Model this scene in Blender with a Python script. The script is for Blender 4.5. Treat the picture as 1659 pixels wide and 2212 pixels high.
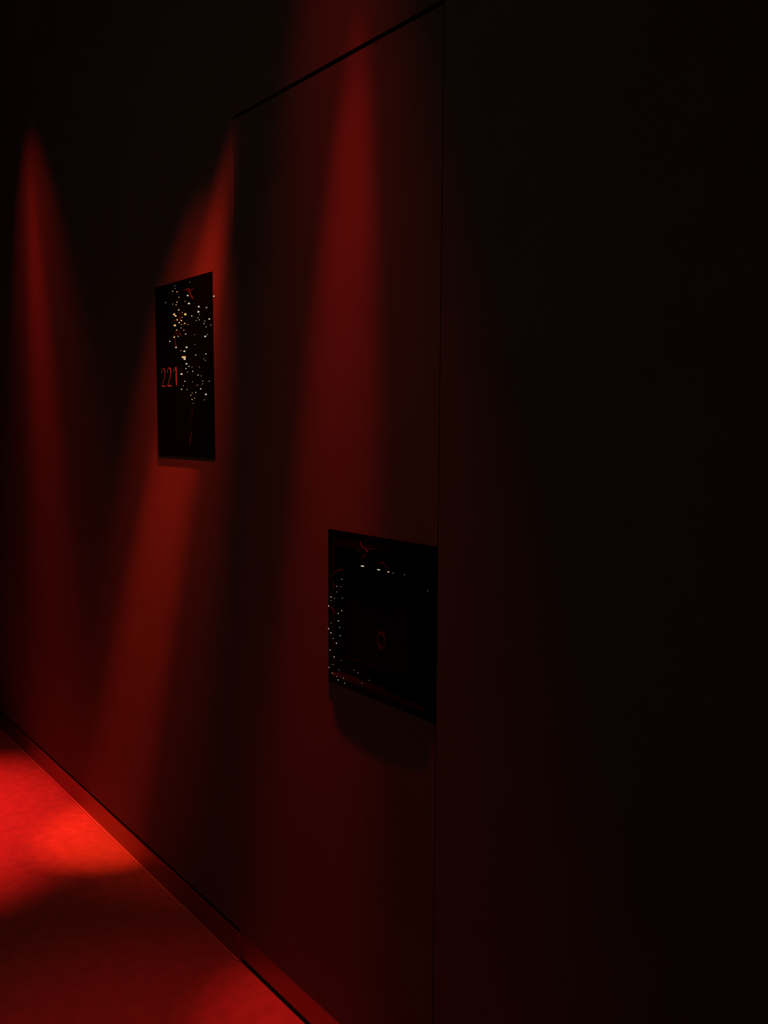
import bpy, bmesh, math, random
from mathutils import Vector, Matrix, Quaternion

for o in list(bpy.data.objects):
    bpy.data.objects.remove(o, do_unlink=True)
scn = bpy.context.scene
COL = scn.collection
V = Vector
random.seed(7)

# ------------------------------------------------------------------ camera
FPX, IMW, IMH = 1850.0, 1659.0, 2212.0
YAW, PITCH, ROLL, DIST, EYE = 0.88856, 0.10015, 0.00536, 1.04895, 1.40
fwd = V((-math.sin(YAW) * math.cos(PITCH), math.cos(YAW) * math.cos(PITCH), -math.sin(PITCH)))
r0 = V((math.cos(YAW), math.sin(YAW), 0.0))
u0 = r0.cross(fwd)
rgt = r0 * math.cos(ROLL) + u0 * math.sin(ROLL)
up = -r0 * math.sin(ROLL) + u0 * math.cos(ROLL)
CAM = V((0.0, -DIST, EYE))
cd = bpy.data.cameras.new('camera')
cam = bpy.data.objects.new('camera', cd)
COL.objects.link(cam)
cd.sensor_fit = 'HORIZONTAL'
cd.sensor_width = 36.0
cd.lens = FPX / IMW * 36.0
cd.clip_start = 0.01
m = Matrix((rgt, up, -fwd)).transposed().to_4x4()
m.translation = CAM
cam.matrix_world = m
scn.camera = cam

# ------------------------------------------------------------------ world, exposure
w = bpy.data.worlds.new('world')
scn.world = w
w.use_nodes = True
w.node_tree.nodes['Background'].inputs[0].default_value = (0, 0, 0, 1)
w.node_tree.nodes['Background'].inputs[1].default_value = 0.0
vs = scn.view_settings
scn.display_settings.display_device = 'sRGB'
vs.view_transform = 'Standard'
vs.look = 'None'
vs.exposure = 0.0
vs.gamma = 1.0
vs.use_curve_mapping = False

WALL_ALB = 0.125
CRIM = (1.0, 0.016, 0.016)
EMBER = (1.0, 0.030, 0.010)
# the six ceiling spotlights: lens x, y, z, floor aim x, y, half angle, intensity, colour, label
SPOTS = [
    (-3.459, -0.276, 3.097, -3.122, -0.089, 21.405, 0.180, EMBER, 'spotlight of the far end pair hanging further out from the red wall'),
    (-1.286, -0.198, 3.401, -2.790, 0.009, 4.747, 5.582, EMBER, 'spotlight over the door tilted hard towards the far floor pool'),
    (-1.610, -0.566, 3.049, -2.673, 0.353, 11.416, 0.495, EMBER, 'tilted spotlight over the door hanging furthest out from the red wall'),
    (-1.296, -0.147, 3.055, -1.577, 0.024, 6.500, 1.180, CRIM, 'spotlight over the door hanging nearest to the red wall'),
    (-3.438, -0.074, 3.050, -3.232, -0.521, 14.326, 4.088, CRIM, 'spotlight of the far end pair hanging close to the red wall'),
    (-1.479, -0.177, 3.402, -1.369, -0.492, 17.684, 0.674, CRIM, 'spotlight over the door pointing straight down on its black plate'),
]
GAIN = 1.0
LAMP_POS = V((-1.75, -1.93, 1.90))      # added globe lamp, out of view, for stud glints and weak fill
LAMP_RAD = 0.11
LAMP_EMIT = 6.2


# ------------------------------------------------------------------ materials
def mat(name, col, rough=0.5, metal=0.0, spec=0.5, emit=None, estr=0.0, noise=None, bump=None):
    mt = bpy.data.materials.new(name)
    mt.use_nodes = True
    nt = mt.node_tree
    b = nt.nodes['Principled BSDF']
    b.inputs['Base Color'].default_value = (*col, 1)
    b.inputs['Roughness'].default_value = rough
    b.inputs['Metallic'].default_value = metal
    b.inputs['Specular IOR Level'].default_value = spec
    if emit:
        b.inputs['Emission Color'].default_value = (*emit, 1)
        b.inputs['Emission Strength'].default_value = estr
    if noise or bump:
        tc = nt.nodes.new('ShaderNodeTexCoord')
    if noise:                      # (scale, dark factor, light factor)
        n = nt.nodes.new('ShaderNodeTexNoise')
        n.inputs['Scale'].default_value = noise[0]
        n.inputs['Detail'].default_value = 5
        nt.links.new(tc.outputs['Object'], n.inputs['Vector'])
        r = nt.nodes.new('ShaderNodeValToRGB')
        r.color_ramp.elements[0].position = 0.3
        r.color_ramp.elements[1].position = 0.7
        r.color_ramp.elements[0].color = (*[c * noise[1] for c in col], 1)
        r.color_ramp.elements[1].color = (*[min(1, c * noise[2]) for c in col], 1)
        nt.links.new(n.outputs['Fac'], r.inputs['Fac'])
        nt.links.new(r.outputs['Color'], b.inputs['Base Color'])
    if bump:                       # (scale, strength, distance)
        n2 = nt.nodes.new('ShaderNodeTexNoise')
        n2.inputs['Scale'].default_value = bump[0]
        n2.inputs['Detail'].default_value = 4
        nt.links.new(tc.outputs['Object'], n2.inputs['Vector'])
        bp = nt.nodes.new('ShaderNodeBump')
        bp.inputs['Strength'].default_value = bump[1]
        bp.inputs['Distance'].default_value = bump[2]
        nt.links.new(n2.outputs['Fac'], bp.inputs['Height'])
        nt.links.new(bp.outputs['Normal'], b.inputs['Normal'])
    return mt


A = WALL_ALB
M_WALL = mat('matt wall paint', (A, A * 0.8, A * 0.72), 0.85, spec=0.15, noise=(9, 0.94, 1.06))
M_DOOR = mat('satin door paint', (A * 0.97, A * 0.76, A * 0.68), 0.7, spec=0.2, noise=(7, 0.95, 1.05))
M_CARPET = mat('red carpet', (0.20, 0.15, 0.12), 0.95, spec=0.05, noise=(26, 0.88, 1.12), bump=(240, 0.25, 0.004))
M_CEIL = mat('dark ceiling', (0.03, 0.027, 0.024), 0.9, spec=0.1)
M_STEEL = mat('brushed kick strip steel', (0.34, 0.28, 0.24), 0.36, metal=1.0)
M_BASE = mat('baseboard steel', (0.34, 0.28, 0.24), 0.46, metal=1.0)
M_EDGE = mat('lit carpet edge', (0.31, 0.25, 0.20), 0.6)  # paler than the carpet: caught light put into its colour
M_DARK = mat('dark gap', (0.01, 0.01, 0.01), 0.9, spec=0.05)
M_GLOSS = mat('black lacquer', (0.0020, 0.0045, 0.0018), 0.14, spec=0.18)
M_INNER = mat('black satin panel', (0.0020, 0.0045, 0.0018), 0.3, spec=0.15)
M_DIGIT = mat('pale digit enamel', (0.24, 0.23, 0.24), 0.6, spec=0.2)
M_GOLD = mat('gold', (0.16, 0.105, 0.045), 0.12, metal=1.0)
M_SILVER = mat('stud silver', (0.125, 0.125, 0.122), 0.12, metal=1.0)
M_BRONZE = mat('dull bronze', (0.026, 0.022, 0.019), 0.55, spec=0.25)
M_LINE = mat('dull thin line', (0.04, 0.034, 0.02), 0.45, spec=0.3)
M_CAN = mat('black spotlight metal', (0.012, 0.012, 0.012), 0.5)
M_LENS = mat('red spotlight lens', (0.2, 0.02, 0.02), 0.3, emit=(1, 0.03, 0.02), estr=2.0)
M_GLOBE = mat('added opal globe', (0.8, 0.75, 0.65), 0.3, emit=(1.0, 0.84, 0.58), estr=LAMP_EMIT)


# ------------------------------------------------------------------ mesh helpers
def new_obj(name, bm, material, parent=None, smooth=False):
    me = bpy.data.meshes.new(name)
    bmesh.ops.recalc_face_normals(bm, faces=bm.faces)
    bm.to_mesh(me)
    bm.free()
    me.materials.append(material)
    if smooth:
        for p in me.polygons:
            p.use_smooth = True
    o = bpy.data.objects.new(name, me)
    COL.objects.link(o)
    if parent:
        o.parent = parent
    return o


def tag(o, label, cat, group=None, kind=None):
    o['label'] = label
    o['category'] = cat
    if group:
        o['group'] = group
    if kind:
        o['kind'] = kind
    return o


def thing(name, label, cat, loc, group=None):
    o = bpy.data.objects.new(name, None)
    o.empty_display_size = 0.05
    COL.objects.link(o)
    o.location = loc
    return tag(o, label, cat, group)


def box(bm, x0, x1, y0, y1, z0, z1, bevel=0.0):
    r = bmesh.ops.create_cube(bm, size=1.0)
    vsl = r['verts']
    for v in vsl:
        v.co = V((x0 + (v.co.x + .5) * (x1 - x0), y0 + (v.co.y + .5) * (y1 - y0), z0 + (v.co.z + .5) * (z1 - z0)))
    if bevel > 0:
        es = list({e for v in vsl for e in v.link_edges})
        bmesh.ops.bevel(bm, geom=es, offset=bevel, segments=2, affect='EDGES', profile=0.5)


def tube(bm, pts, rad, seg=6, flat=1.0):
    """swept tube through pts; rad a number or a list; flat squashes it along y"""
    n = len(pts)
    pts = [V(p) for p in pts]
    rads = rad if isinstance(rad, (list, tuple)) else [rad] * n
    rings = []
    for i, p in enumerate(pts):
        t = (pts[min(i + 1, n - 1)] - pts[max(i - 1, 0)]).normalized()
        a = V((0, 1, 0)) if abs(t.y) < 0.9 else V((1, 0, 0))
        b1 = t.cross(a).normalized()
        b2 = t.cross(b1).normalized()
        ring = []
        for k in range(seg):
            an = 2 * math.pi * k / seg
            d = (b1 * math.cos(an) + b2 * math.sin(an)) * rads[i]
            d.y *= flat
            ring.append(bm.verts.new(p + d))
        rings.append(ring)
    for i in range(n - 1):
        for k in range(seg):
            bm.faces.new((rings[i][k], rings[i][(k + 1) % seg], rings[i + 1][(k + 1) % seg], rings[i + 1][k]))
    bm.faces.new(rings[0])
    bm.faces.new(rings[-1])


def smooth_path(pts, sub=5):
    """Catmull-Rom through 2-D or 3-D points"""
    P = [V(p) for p in pts]
    P = [P[0] * 2 - P[1]] + P + [P[-1] * 2 - P[-2]]
    out = []
    for i in range(1, len(P) - 2):
        for k in range(sub):
            t = k / sub
            a, b, c, d = P[i - 1], P[i], P[i + 1], P[i + 2]
            out.append(0.5 * ((2 * b) + (c - a) * t + (2 * a - 5 * b + 4 * c - d) * t * t + (3 * b - a - 3 * c + d) * t ** 3))
    out.append(P[-2])
    return out


def wall_at(px, py, y=0.0):
    """where the sight line through a photo pixel meets the plane of the wall (a survey of the wall)"""
    d = fwd + rgt * ((px - IMW / 2) / FPX) - up * ((py - IMH / 2) / FPX)
    t = (y - CAM.y) / d.y
    return CAM + d * t


# ------------------------------------------------------------------ the setting
DX0, DX1, DTOP = -1.871, -1.134, 2.1275          # door opening
XL, XR, YB, ZC = -8.0, 1.6, -2.15, 3.60

bm = bmesh.new()
G0 = 0.087
box(bm, XL, DX0 - 0.005, 0.0, 0.12, G0, ZC)       # wall left of the door
pr = [bm.verts.new((px, py, pz)) for pz in (0.0, DTOP) for px, py in ((DX0 - 0.005, 0.0), (DX0, 0.004), (DX0, 0.12), (DX0 - 0.005, 0.12))]
for fc in ((0, 1, 5, 4), (1, 2, 6, 5), (2, 3, 7, 6), (3, 0, 4, 7), (0, 1, 2, 3), (4, 5, 6, 7)):   # chamfered door jamb
    bm.faces.new([pr[k] for k in fc])
box(bm, DX0 - 0.005, DX0, 0.0, 0.12, DTOP, ZC)
box(bm, DX1, XR, 0.0, 0.12, G0, ZC)               # wall right of the door
box(bm, DX0, DX1, 0.0, 0.12, DTOP, ZC)            # wall over the door
box(bm, XL, DX0, 0.012, 0.12, 0.0, G0)            # recessed foot of the wall behind the baseboard
box(bm, DX1, XR, 0.012, 0.12, 0.0, G0)
wl = new_obj('wall_right', bm, M_WALL)
tag(wl, 'matt dark wall running along the corridor beside the door, streaked with red light', 'wall', kind='structure')

bm = bmesh.new()
box(bm, XL, XR, YB - 0.12, YB, 0.0, ZC)
tag(new_obj('wall_left', bm, M_WALL), 'dark wall on the opposite side of the corridor', 'wall', kind='structure')
bm = bmesh.new()
box(bm, XL - 0.12, XL, YB - 0.12, 0.12, 0.0, ZC)
tag(new_obj('wall_far', bm, M_WALL), 'dark wall closing the far end of the corridor', 'wall', kind='structure')
bm = bmesh.new()
box(bm, XR, XR + 0.12, YB - 0.12, 0.12, 0.0, ZC)
tag(new_obj('wall_near', bm, M_WALL), 'dark wall closing the near end of the corridor', 'wall', kind='structure')
bm = bmesh.new()
box(bm, XL - 0.12, XR + 0.12, YB - 0.12, 0.12, -0.1, 0.0)
tag(new_obj('floor', bm, M_CARPET), 'carpeted corridor floor with a glowing red pool of light', 'floor', kind='structure')
bm = bmesh.new()
box(bm, XL - 0.12, XR + 0.12, YB - 0.12, 0.12, ZC, ZC + 0.1)
tag(new_obj('ceiling', bm, M_CEIL), 'unlit dark corridor ceiling', 'ceiling', kind='structure')

bm = bmesh.new()
box(bm, XL, DX0 - 0.005, -0.003, 0.012, 0.0, 0.077, 0.0012)
tag(new_obj('baseboard_left', bm, M_BASE), 'low metal baseboard on the wall left of the door, red in the light pool', 'baseboard', kind='structure')
bm = bmesh.new()
box(bm, DX1 + 0.002, XR, -0.003, 0.012, 0.0, 0.077, 0.0012)
tag(new_obj('baseboard_right', bm, M_BASE), 'low metal baseboard on the dark wall right of the door', 'baseboard', kind='structure')
bm = bmesh.new()
tube(bm, [(XL, -0.0055, 0.0012), (DX0 - 0.01, -0.0055, 0.0012)], 0.0030, 8)
tag(new_obj('lit_carpet_edge_1', bm, M_EDGE), 'thin carpet edge along the baseboard, coloured paler as if catching light', 'trim', kind='structure')

# door: slab set back a few millimetres in its opening, with a shadow gap at the top and the floor
door = thing('door_1', 'flush dark door of room 221 with a black plate, steel kick strip below', 'door', ((DX0 + DX1) / 2, 0, 0))
door['kind'] = 'structure'
cx = (DX0 + DX1) / 2
bm = bmesh.new()
box(bm, DX0 + 0.0004 - cx, DX1 - 0.0035 - cx, 0.0012, 0.05, 0.014, DTOP - 0.0080, 0.0006)
new_obj('door_leaf', bm, M_DOOR, door)
bm = bmesh.new()
box(bm, DX0 + 0.0006 - cx, DX1 - 0.005 - cx, -0.0013, 0.003, 0.015, 0.0785, 0.0009)
new_obj('kick_strip', bm, M_STEEL, door)['label'] = 'steel strip along the foot of the door'
bm = bmesh.new()
box(bm, DX0 - cx, DX1 - cx, 0.060, 0.075, 0.0, DTOP)
new_obj('door_stop', bm, M_DARK, door)

# ------------------------------------------------------------------ glinting studs shared by sign and plate
def stud_bm(c, r, glint_n, sx=1.5, h=0.0016):
    """a small faceted stud: eight-sided collar rising to a tilted table"""
    bm = bmesh.new()
    N0 = V((0, -1, 0))
    q = N0.rotation_difference(glint_n)
    base, top = [], []
    for k in range(8):
        a = 2 * math.pi * (k + .5) / 8
        e = V((math.cos(a) * r * sx, 0, math.sin(a) * r))
        base.append(bm.verts.new(V(c) + e * 1.35))
        top.append(bm.verts.new(V(c) + V((0, -h, 0)) + q @ e))
    for k in range(8):
        bm.faces.new((base[k], base[(k + 1) % 8], top[(k + 1) % 8], top[k]))
    bm.faces.new(top)
    bm.faces.new(list(reversed(base)))
    return bm


def half_vec(P, jit):  # normal halfway between camera and globe lamp, so the table glints
    a = (CAM - P).normalized()
    b = (LAMP_POS - P).normalized()
    n = (a + b).normalized()
    n = n + V((random.uniform(-jit, jit), 0, random.uniform(-jit, jit)))
    return n.normalized()


# ------------------------------------------------------------------ sign 221
SX0, SX1, SZ0, SZ1, ST = -2.314, -1.977, 1.314, 1.783, 0.003
SC = V(((SX0 + SX1) / 2, 0, SZ0))
sign = thing('room_sign', 'tall glossy black room sign reading 221 with glinting studs and thin dull relief', 'sign', SC)
bm = bmesh.new()
box(bm, SX0 - SC.x, SX1 - SC.x, -ST, 0.0, 0, SZ1 - SZ0, 0.0008)
new_obj('sign_plate', bm, M_GLOSS, sign)

# digits: slim strokes, a little raised
DZ0, DZ1 = 1.5065, 1.5555
DH = DZ1 - DZ0
two = [(0.02, 0.76), (0.08, 0.92), (0.28, 1.0), (0.47, 0.95), (0.55, 0.80), (0.50, 0.62), (0.36, 0.40), (0.16, 0.16), (0.02, 0.0)]
def digit(name, strokes, x0, wdt):
    bm = bmesh.new()
    for st in strokes:
        pts = [V((x0 + p[0] * wdt - SC.x, -ST - 0.0003, DZ0 + p[1] * DH - SC.z)) for p in st]
        tube(bm, pts, 0.0021, 8, flat=0.35)
    return new_obj(name, bm, M_DIGIT, sign)
two_s = [smooth_path([(a, b, 0) for a, b in two], 4)]
two_strokes = [[(p.x, p.y) for p in two_s[0]], [(0.0, 0.0), (0.58, 0.0)]]
for i, xx in enumerate((-2.279, -2.243)):
    digit('digit_two', two_strokes, xx, 0.040)['label'] = ('first' if i == 0 else 'second') + ' red digit 2'
digit('digit_one', [[(0.05, 0.80), (0.16, 0.86), (0.38, 1.0)], [(0.38, 1.0), (0.38, 0.0)]], -2.205, 0.044)['label'] = 'red digit 1'


def sgn(X, Y, which):
    if which == 1:
        return wall_at(320 + X / 9.217, 570 + Y / 9.217, -ST)
    return wall_at(320 + X / 9.217, 780 + Y / 9.217, -ST)

# studs whose tilted tables flash the globe lamp at the camera: (x, y, brightness, zoom, gold)
ST1 = [(800, 632, .7, 0), (825, 790, .8, 0), (1020, 852, .7, 0), (1172, 872, .45, 0), (1012, 955, .8, 0), (620, 918, .6, 1), (530, 1005, .9, 1),
       (560, 1035, .8, 1), (752, 1005, 1., 1), (880, 1037, .45, 0), (590, 1115, .6, 1), (672, 1130, .6, 1), (630, 1170, .6, 1), (740, 1187, .6, 1),
       (545, 1225, 1., 1), (1228, 1098, .6, 0), (805, 1210, .25, 0), (580, 1320, .45, 1), (760, 1397, .5, 0), (610, 1445, .4, 1), (530, 1460, .65, 1),
       (567, 1665, .65, 0), (443, 1543, .5, 0), (777, 1662, .75, 0), (733, 1740, .75, 0), (1148, 1445, .7, 0), (1190, 1412, .25, 0), (705, 1858, .95, 1),
       (742, 1855, .8, 1), (740, 1892, 1., 0), (775, 1992, .7, 0), (825, 2040, .4, 0), (762, 2085, .4, 0), (900, 2140, .4, 0), (677, 2195, .8, 0),
       (958, 1815, .4, 0), (1160, 1795, .4, 0), (1120, 1892, .22, 0), (1150, 1925, .22, 0), (500, 545, .4, 0), (545, 488, .22, 0), (540, 435, .22, 0),
       (582, 560, .25, 0), (845, 370, .2, 0), (625, 667, .35, 1), (585, 760, .45, 1), (570, 815, .4, 1), (500, 800, .28, 1), (745, 745, .28, 1),
       (690, 970, .3, 1), (1000, 1075, .35, 0), (1030, 1115, .35, 0), (970, 1130, .28, 0), (1140, 1140, .3, 0), (1125, 1190, .35, 0), (1165, 1255, .3, 0),
       (1255, 1220, .3, 0), (355, 770, .25, 0), (680, 1210, .35, 1), (665, 1275, .3, 1), (722, 1325, .3, 1), (690, 1065, .35, 1), (935, 1410, .18, 0),
       (940, 1605, .2, 0), (665, 1730, .22, 0), (1030, 1010, .25, 0)]
ST2 = [(905, 205, .0, 0), (795, 220, .25, 0), (1003, 280, .4, 0), (1070, 295, .2, 0), (740, 405, .45, 0), (895, 415, .2, 0), (1100, 400, .25, 0),
       (1230, 402, .3, 0), (990, 480, .25, 1), (1095, 455, .25, 1), (1058, 553, .5, 0), (710, 490, .3, 0), (677, 563, .5, 0), (788, 568, .3, 0),
       (960, 625, .35, 0), (1162, 663, .7, 0), (890, 640, .25, 1), (860, 680, .35, 1), (885, 765, .4, 1), (935, 740, .3, 1), (910, 840, .2, 0),
       (1130, 770, .22, 0), (1030, 118, .22, 0), (885, 118, .2, 0)]
def lin(s):
    return ((s + 0.055) / 1.055) ** 2.4
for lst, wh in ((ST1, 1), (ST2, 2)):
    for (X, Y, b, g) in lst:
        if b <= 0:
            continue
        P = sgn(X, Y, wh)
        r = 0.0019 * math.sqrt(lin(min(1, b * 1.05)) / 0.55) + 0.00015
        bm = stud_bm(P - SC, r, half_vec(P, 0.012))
        o = new_obj('gold_glint_stud' if g else 'silver_glint_stud', bm, M_GOLD if g else M_SILVER, sign)
# glint on the right edge of the sign, shaped as a stud
P = wall_at(463.0, 640, -0.002)
bm = stud_bm(P - SC + V((0.0005, 0, 0)), 0.0016, half_vec(P, 0.0))
new_obj('silver_glint_stud', bm, M_SILVER, sign)

# fine raised lines between the studs
LINES = [[(500, 1110), (535, 1082), (575, 1112), (560, 1150), (515, 1140), (500, 1110)], [(530, 1005), (560, 985), (600, 960), (640, 1010), (620, 1060)],
         [(545, 1340), (570, 1395), (610, 1445)], [(515, 1410), (530, 1470), (545, 1570), (567, 1665)], [(610, 875), (650, 862), (705, 852)],
         [(495, 940), (530, 890), (570, 820), (590, 740)], [(620, 1065), (660, 1120), (720, 1165)], [(640, 1275), (690, 1290), (740, 1320)],
         [(660, 1225), (700, 1205), (760, 1185)], [(590, 1320), (630, 1370), (650, 1420)], [(690, 1010), (640, 1040), (650, 1085)]]
bm = bmesh.new()
for wr in LINES:
    pts = smooth_path([sgn(x, y, 1) - SC + V((0, -0.0004, 0)) for x, y in wr], 4)
    tube(bm, pts, 0.0007, 6)
new_obj('thin_line_relief', bm, M_LINE, sign)

# dull raised strokes near the top and slim ones lower down
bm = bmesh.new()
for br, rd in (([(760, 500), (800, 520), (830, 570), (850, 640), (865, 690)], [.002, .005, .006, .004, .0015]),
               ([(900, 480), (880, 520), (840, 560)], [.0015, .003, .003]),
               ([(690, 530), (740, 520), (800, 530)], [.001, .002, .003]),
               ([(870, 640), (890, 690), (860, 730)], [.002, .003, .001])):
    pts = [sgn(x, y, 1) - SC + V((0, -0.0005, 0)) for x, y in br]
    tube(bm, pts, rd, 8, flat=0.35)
new_obj('stroke_relief', bm, M_BRONZE, sign)
for nm, br, rd in (('slim_stroke_relief', [(885, 985), (875, 1080), (855, 1190)], [.0010, .0018, .0008]),
                   ('slim_stroke_relief', [(875, 1380), (865, 1440), (845, 1520), (835, 1620), (818, 1720)], [.0008, .0024, .0040, .0028, .0006])):
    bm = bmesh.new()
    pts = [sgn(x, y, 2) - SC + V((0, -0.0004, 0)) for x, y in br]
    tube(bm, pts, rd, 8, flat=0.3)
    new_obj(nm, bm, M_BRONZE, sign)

# ------------------------------------------------------------------ black plate on the door
BX0, BX1, BZ0, BZ1 = -1.478, -1.137, 0.849, 1.182
BW, BH = BX1 - BX0, BZ1 - BZ0
BY = 0.0012                                      # face of the door leaf
BC = V(((BX0 + BX1) / 2, BY, BZ0))
plate = thing('door_plate', 'square glossy black plate with raised rim and oval keyhole on the door', 'door plate', BC)
BOW = 0.30
PROF = [(0.000, 0.0), (0.0003, 0.0022), (0.0015, 0.003), (0.018, 0.0036), (0.028, 0.0074), (0.036, 0.0080), (0.066, 0.0074), (0.0715, 0.0068), (0.073, 0.0034)]
bm = bmesh.new()
NS = 24
rings = []
for ins, h in PROF:
    ring = []
    x0, x1, z0, z1 = ins, BW - ins, ins, BH - ins
    cr = 0.004 if ins < 0.02 else 0.012
    side = []
    for (ax, az, bx, bz) in ((x0, z0, x1, z0), (x1, z0, x1, z1), (x1, z1, x0, z1), (x0, z1, x0, z0)):
        for k in range(NS):
            t = k / NS
            side.append((ax + (bx - ax) * t, az + (bz - az) * t))
    for (x, z) in side:                          # rim bows outwards towards the middle of each side
        sx_ = 1 - (2 * x / BW - 1) ** 2
        sz_ = 1 - (2 * z / BH - 1) ** 2
        bow = 1 + BOW * max(0, sx_) * (1 if abs(2 * z / BH - 1) > abs(2 * x / BW - 1) else 0) * (h > 0.004)
        ring.append(bm.verts.new((x - BW / 2, -h * bow, z)))
    rings.append(ring)
for a, b in zip(rings[:-1], rings[1:]):
    n = len(a)
    for k in range(n):
        bm.faces.new((a[k], a[(k + 1) % n], b[(k + 1) % n], b[k]))
bm.faces.new(rings[0])
bm.faces.new(rings[-1])
new_obj('plate_rim', bm, M_GLOSS, plate)
bm = bmesh.new()
box(bm, -BW / 2 + 0.073, BW / 2 - 0.073, -0.0042, -0.001, 0.073, BH - 0.073, 0.0006)
new_obj('inner_panel', bm, M_INNER, plate)

# oval keyhole
kc = wall_at(824, 1385, BY - 0.0045) - BC
oval = []
for k in range(33):
    a = 2 * math.pi * k / 32
    oval.append((kc.x + 0.0105 * math.cos(a), kc.y, kc.z + 0.0155 * math.sin(a)))
bm = bmesh.new()
tube(bm, oval[:-1] + [oval[0]], 0.0042, 8, flat=0.4)
kh = new_obj('keyhole_oval', bm, mat('reddish bronze', (0.042, 0.028, 0.024), 0.55, spec=0.2), plate)
kh['label'] = 'dull reddish oval ring'
bm = bmesh.new()
box(bm, kc.x - 0.002, kc.x + 0.002, kc.y - 0.0012, kc.y + 0.001, kc.z - 0.010, kc.z + 0.010, 0.0004)
new_obj('keyhole_slot', bm, M_DARK, kh)


def pl(X, Y, y=-0.010):
    return wall_at(680 + X / 5.7207, 1120 + Y / 5.7207, BY + y)

def rim_h(P):
    d = min(P.x - BX0, BX1 - P.x, P.z - BZ0, BZ1 - P.z)
    for (a, ha), (b, hb) in zip(PROF[:-1], PROF[1:]):
        if a <= d <= b:
            h = ha + (hb - ha) * (d - a) / max(1e-6, b - a)
            tx, tz = (P.x - BC.x) / (BW / 2), (P.z - BZ0) / (BH / 2) - 1
            return h * (1 + BOW * max(0, 1 - tx * tx) * (abs(tz) > abs(tx)) * (h > 0.004))
    return 0.0042

STP = [(600, 587, .5, 2.4), (800, 632, .42, 2.4), (918, 658, .38, 1.6), (980, 675, .15, 1.2), (1120, 695, .12, 1.2), (345, 750, .25, 1), (283, 838, .25, 1),
       (330, 842, .15, 1), (285, 905, .15, 1), (210, 968, .38, 1), (255, 985, .15, 1), (352, 983, .2, 1), (180, 1080, .38, 1), (343, 1138, .32, 1),
       (300, 1172, .34, 1), (303, 1263, .36, 1), (180, 1360, .38, 1), (210, 1412, .38, 1), (325, 1447, .27, 1), (235, 1480, .2, 1), (277, 1540, .38, 1),
       (200, 1625, .32, 1), (250, 1708, .34, 1), (338, 1752, .16, 1), (235, 1802, .16, 1), (187, 1840, .28, 1), (225, 1908, .28, 1), (308, 1870, .15, 1),
       (495, 1872, .16, 1), (545, 1905, .16, 1), (300, 1993, .27, 1), (365, 1973, .22, 1), (380, 2033, .22, 1), (285, 1950, .15, 1), (685, 1998, .13, 1),
       (590, 2035, .13, 1), (210, 1015, .16, 1), (210, 1290, .16, 1), (318, 1343, .22, 1), (1405, 895, .1, 1)]
for X, Y, b, el in STP:  # glinting studs, each sized by its glint brightness
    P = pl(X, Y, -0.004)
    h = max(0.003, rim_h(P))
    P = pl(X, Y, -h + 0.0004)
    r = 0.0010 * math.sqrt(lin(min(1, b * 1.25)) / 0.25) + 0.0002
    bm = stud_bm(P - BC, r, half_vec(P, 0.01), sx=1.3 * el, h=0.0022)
    new_obj('silver_glint_stud', bm, M_SILVER, plate)
M_STROKE = mat('plate stroke bronze', (0.020, 0.017, 0.016), 0.55, spec=0.2)  # for the raised strokes and curls on the rim
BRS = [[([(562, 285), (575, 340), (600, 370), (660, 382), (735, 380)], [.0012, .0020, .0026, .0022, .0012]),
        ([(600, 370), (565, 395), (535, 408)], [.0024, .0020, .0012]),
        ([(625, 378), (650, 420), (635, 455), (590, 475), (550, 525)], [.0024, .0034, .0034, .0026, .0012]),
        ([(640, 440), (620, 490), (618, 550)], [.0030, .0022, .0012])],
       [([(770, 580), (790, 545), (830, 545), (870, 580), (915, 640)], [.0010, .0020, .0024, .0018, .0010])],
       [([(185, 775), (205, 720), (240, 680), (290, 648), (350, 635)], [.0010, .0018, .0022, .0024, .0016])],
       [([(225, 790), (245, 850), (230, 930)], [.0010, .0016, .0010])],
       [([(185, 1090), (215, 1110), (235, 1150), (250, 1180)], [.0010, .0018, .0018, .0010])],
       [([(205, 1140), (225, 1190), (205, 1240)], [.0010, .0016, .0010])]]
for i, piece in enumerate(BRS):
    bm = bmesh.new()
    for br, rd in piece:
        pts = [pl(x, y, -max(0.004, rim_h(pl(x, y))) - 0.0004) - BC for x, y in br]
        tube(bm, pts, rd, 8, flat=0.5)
    new_obj('stroke_relief' if i < 2 else 'curl_relief', bm, M_STROKE, plate)

# ------------------------------------------------------------------ lamps
def ring_lathe(bm, prof, frame, seg=20):
    rings = []
    for r, t in prof:
        rings.append([bm.verts.new(frame @ V((r * math.cos(2 * math.pi * k / seg), r * math.sin(2 * math.pi * k / seg), t))) for k in range(seg)])
    for a, b in zip(rings[:-1], rings[1:]):
        for k in range(seg):
            bm.faces.new((a[k], a[(k + 1) % seg], b[(k + 1) % seg], b[k]))
    return rings


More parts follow.
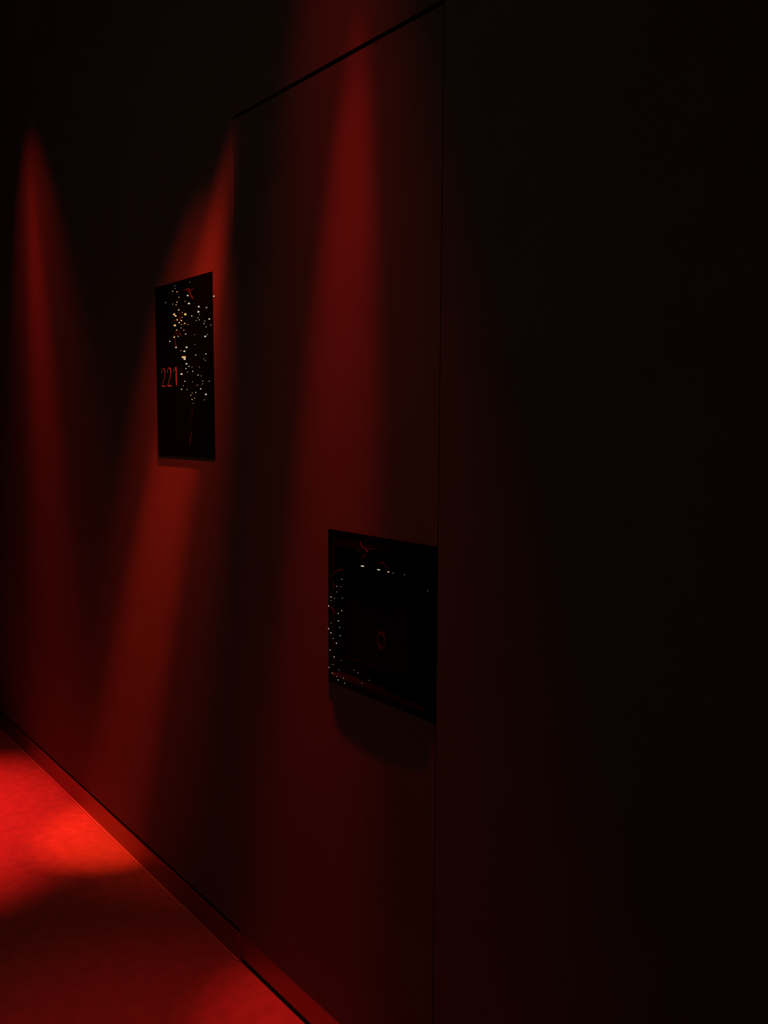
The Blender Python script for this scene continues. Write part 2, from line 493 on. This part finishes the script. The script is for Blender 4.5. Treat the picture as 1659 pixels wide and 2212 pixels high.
for (x, y, z, ax, ay, half, inten, colr, lab) in SPOTS:
    L = V((x, y, z))
    d = (V((ax, ay, 0)) - L).normalized()
    q = d.to_track_quat('-Z', 'Y')
    root = thing('ceiling_spotlight', lab, 'spotlight', (x, y, ZC), 'red spotlights on the corridor ceiling')
    org = V((x, y, ZC))
    fr = Matrix.Translation(L - org) @ q.to_matrix().to_4x4()
    bm = bmesh.new()                              # can: open mouth, closed back (local +z is backwards)
    rr = ring_lathe(bm, [(0.020, 0.012), (0.020, -0.006), (0.022, -0.006), (0.022, 0.085), (0.018, 0.095)], fr)
    bm.faces.new(rr[-1])
    new_obj('lamp_can', bm, M_CAN, root)
    bm = bmesh.new()
    rr = ring_lathe(bm, [(0.0198, 0.012), (0.0198, 0.010)], fr)
    bm.faces.new(rr[0]); bm.faces.new(rr[-1])
    new_obj('lens', bm, M_LENS, root)
    bm = bmesh.new()
    top = fr @ V((0, 0, 0.093))
    tube(bm, [top, V((top.x, top.y, -0.005))], 0.006, 10)
    new_obj('stem', bm, M_CAN, root)
    bm = bmesh.new()
    fr2 = Matrix.Translation((top.x, top.y, 0))
    rr = ring_lathe(bm, [(0.030, 0.0), (0.030, -0.010), (0.026, -0.014)], fr2)
    bm.faces.new(rr[0]); bm.faces.new(rr[-1])
    new_obj('canopy', bm, M_CAN, root)
    ld = bpy.data.lights.new('spot_beam', 'SPOT')
    ld.energy = GAIN * inten * 4 * math.pi ** 2 / WALL_ALB
    ld.color = colr
    ld.spot_size = math.radians(2 * half)
    ld.spot_blend = 1.0
    ld.shadow_soft_size = 0.012
    lo = bpy.data.objects.new('spot_beam', ld)
    COL.objects.link(lo)
    lo.parent = root
    lo.location = L - org
    lo.rotation_mode = 'QUATERNION'
    lo.rotation_quaternion = q

# added unseen globe lamp: makes the studs glint and fills the dark walls
lamp = thing('added_fill_lamp', 'added warm globe lamp opposite the door, for stud glints and fill', 'lamp', (LAMP_POS.x, YB, LAMP_POS.z - 0.12))
bm = bmesh.new()
bmesh.ops.create_uvsphere(bm, u_segments=32, v_segments=20, radius=LAMP_RAD)
g = new_obj('globe', bm, M_GLOBE, lamp, smooth=True)
g.location = (0, LAMP_POS.y - YB, 0.12)
bm = bmesh.new()
fr = Matrix.Rotation(-math.pi / 2, 4, 'X')
rr = ring_lathe(bm, [(0.05, 0.0), (0.05, 0.012), (0.02, 0.02)], Matrix.Translation((0, 0, -0.03)) @ fr)
bm.faces.new(rr[0]); bm.faces.new(rr[-1])
new_obj('wall_rose', bm, M_CAN, lamp)
bm = bmesh.new()
tube(bm, smooth_path([(0, 0.015, -0.03), (0, 0.12, -0.035), (0, LAMP_POS.y - YB, 0.0), (0, LAMP_POS.y - YB, 0.02)], 5), 0.008, 10)
new_obj('arm', bm, M_CAN, lamp)
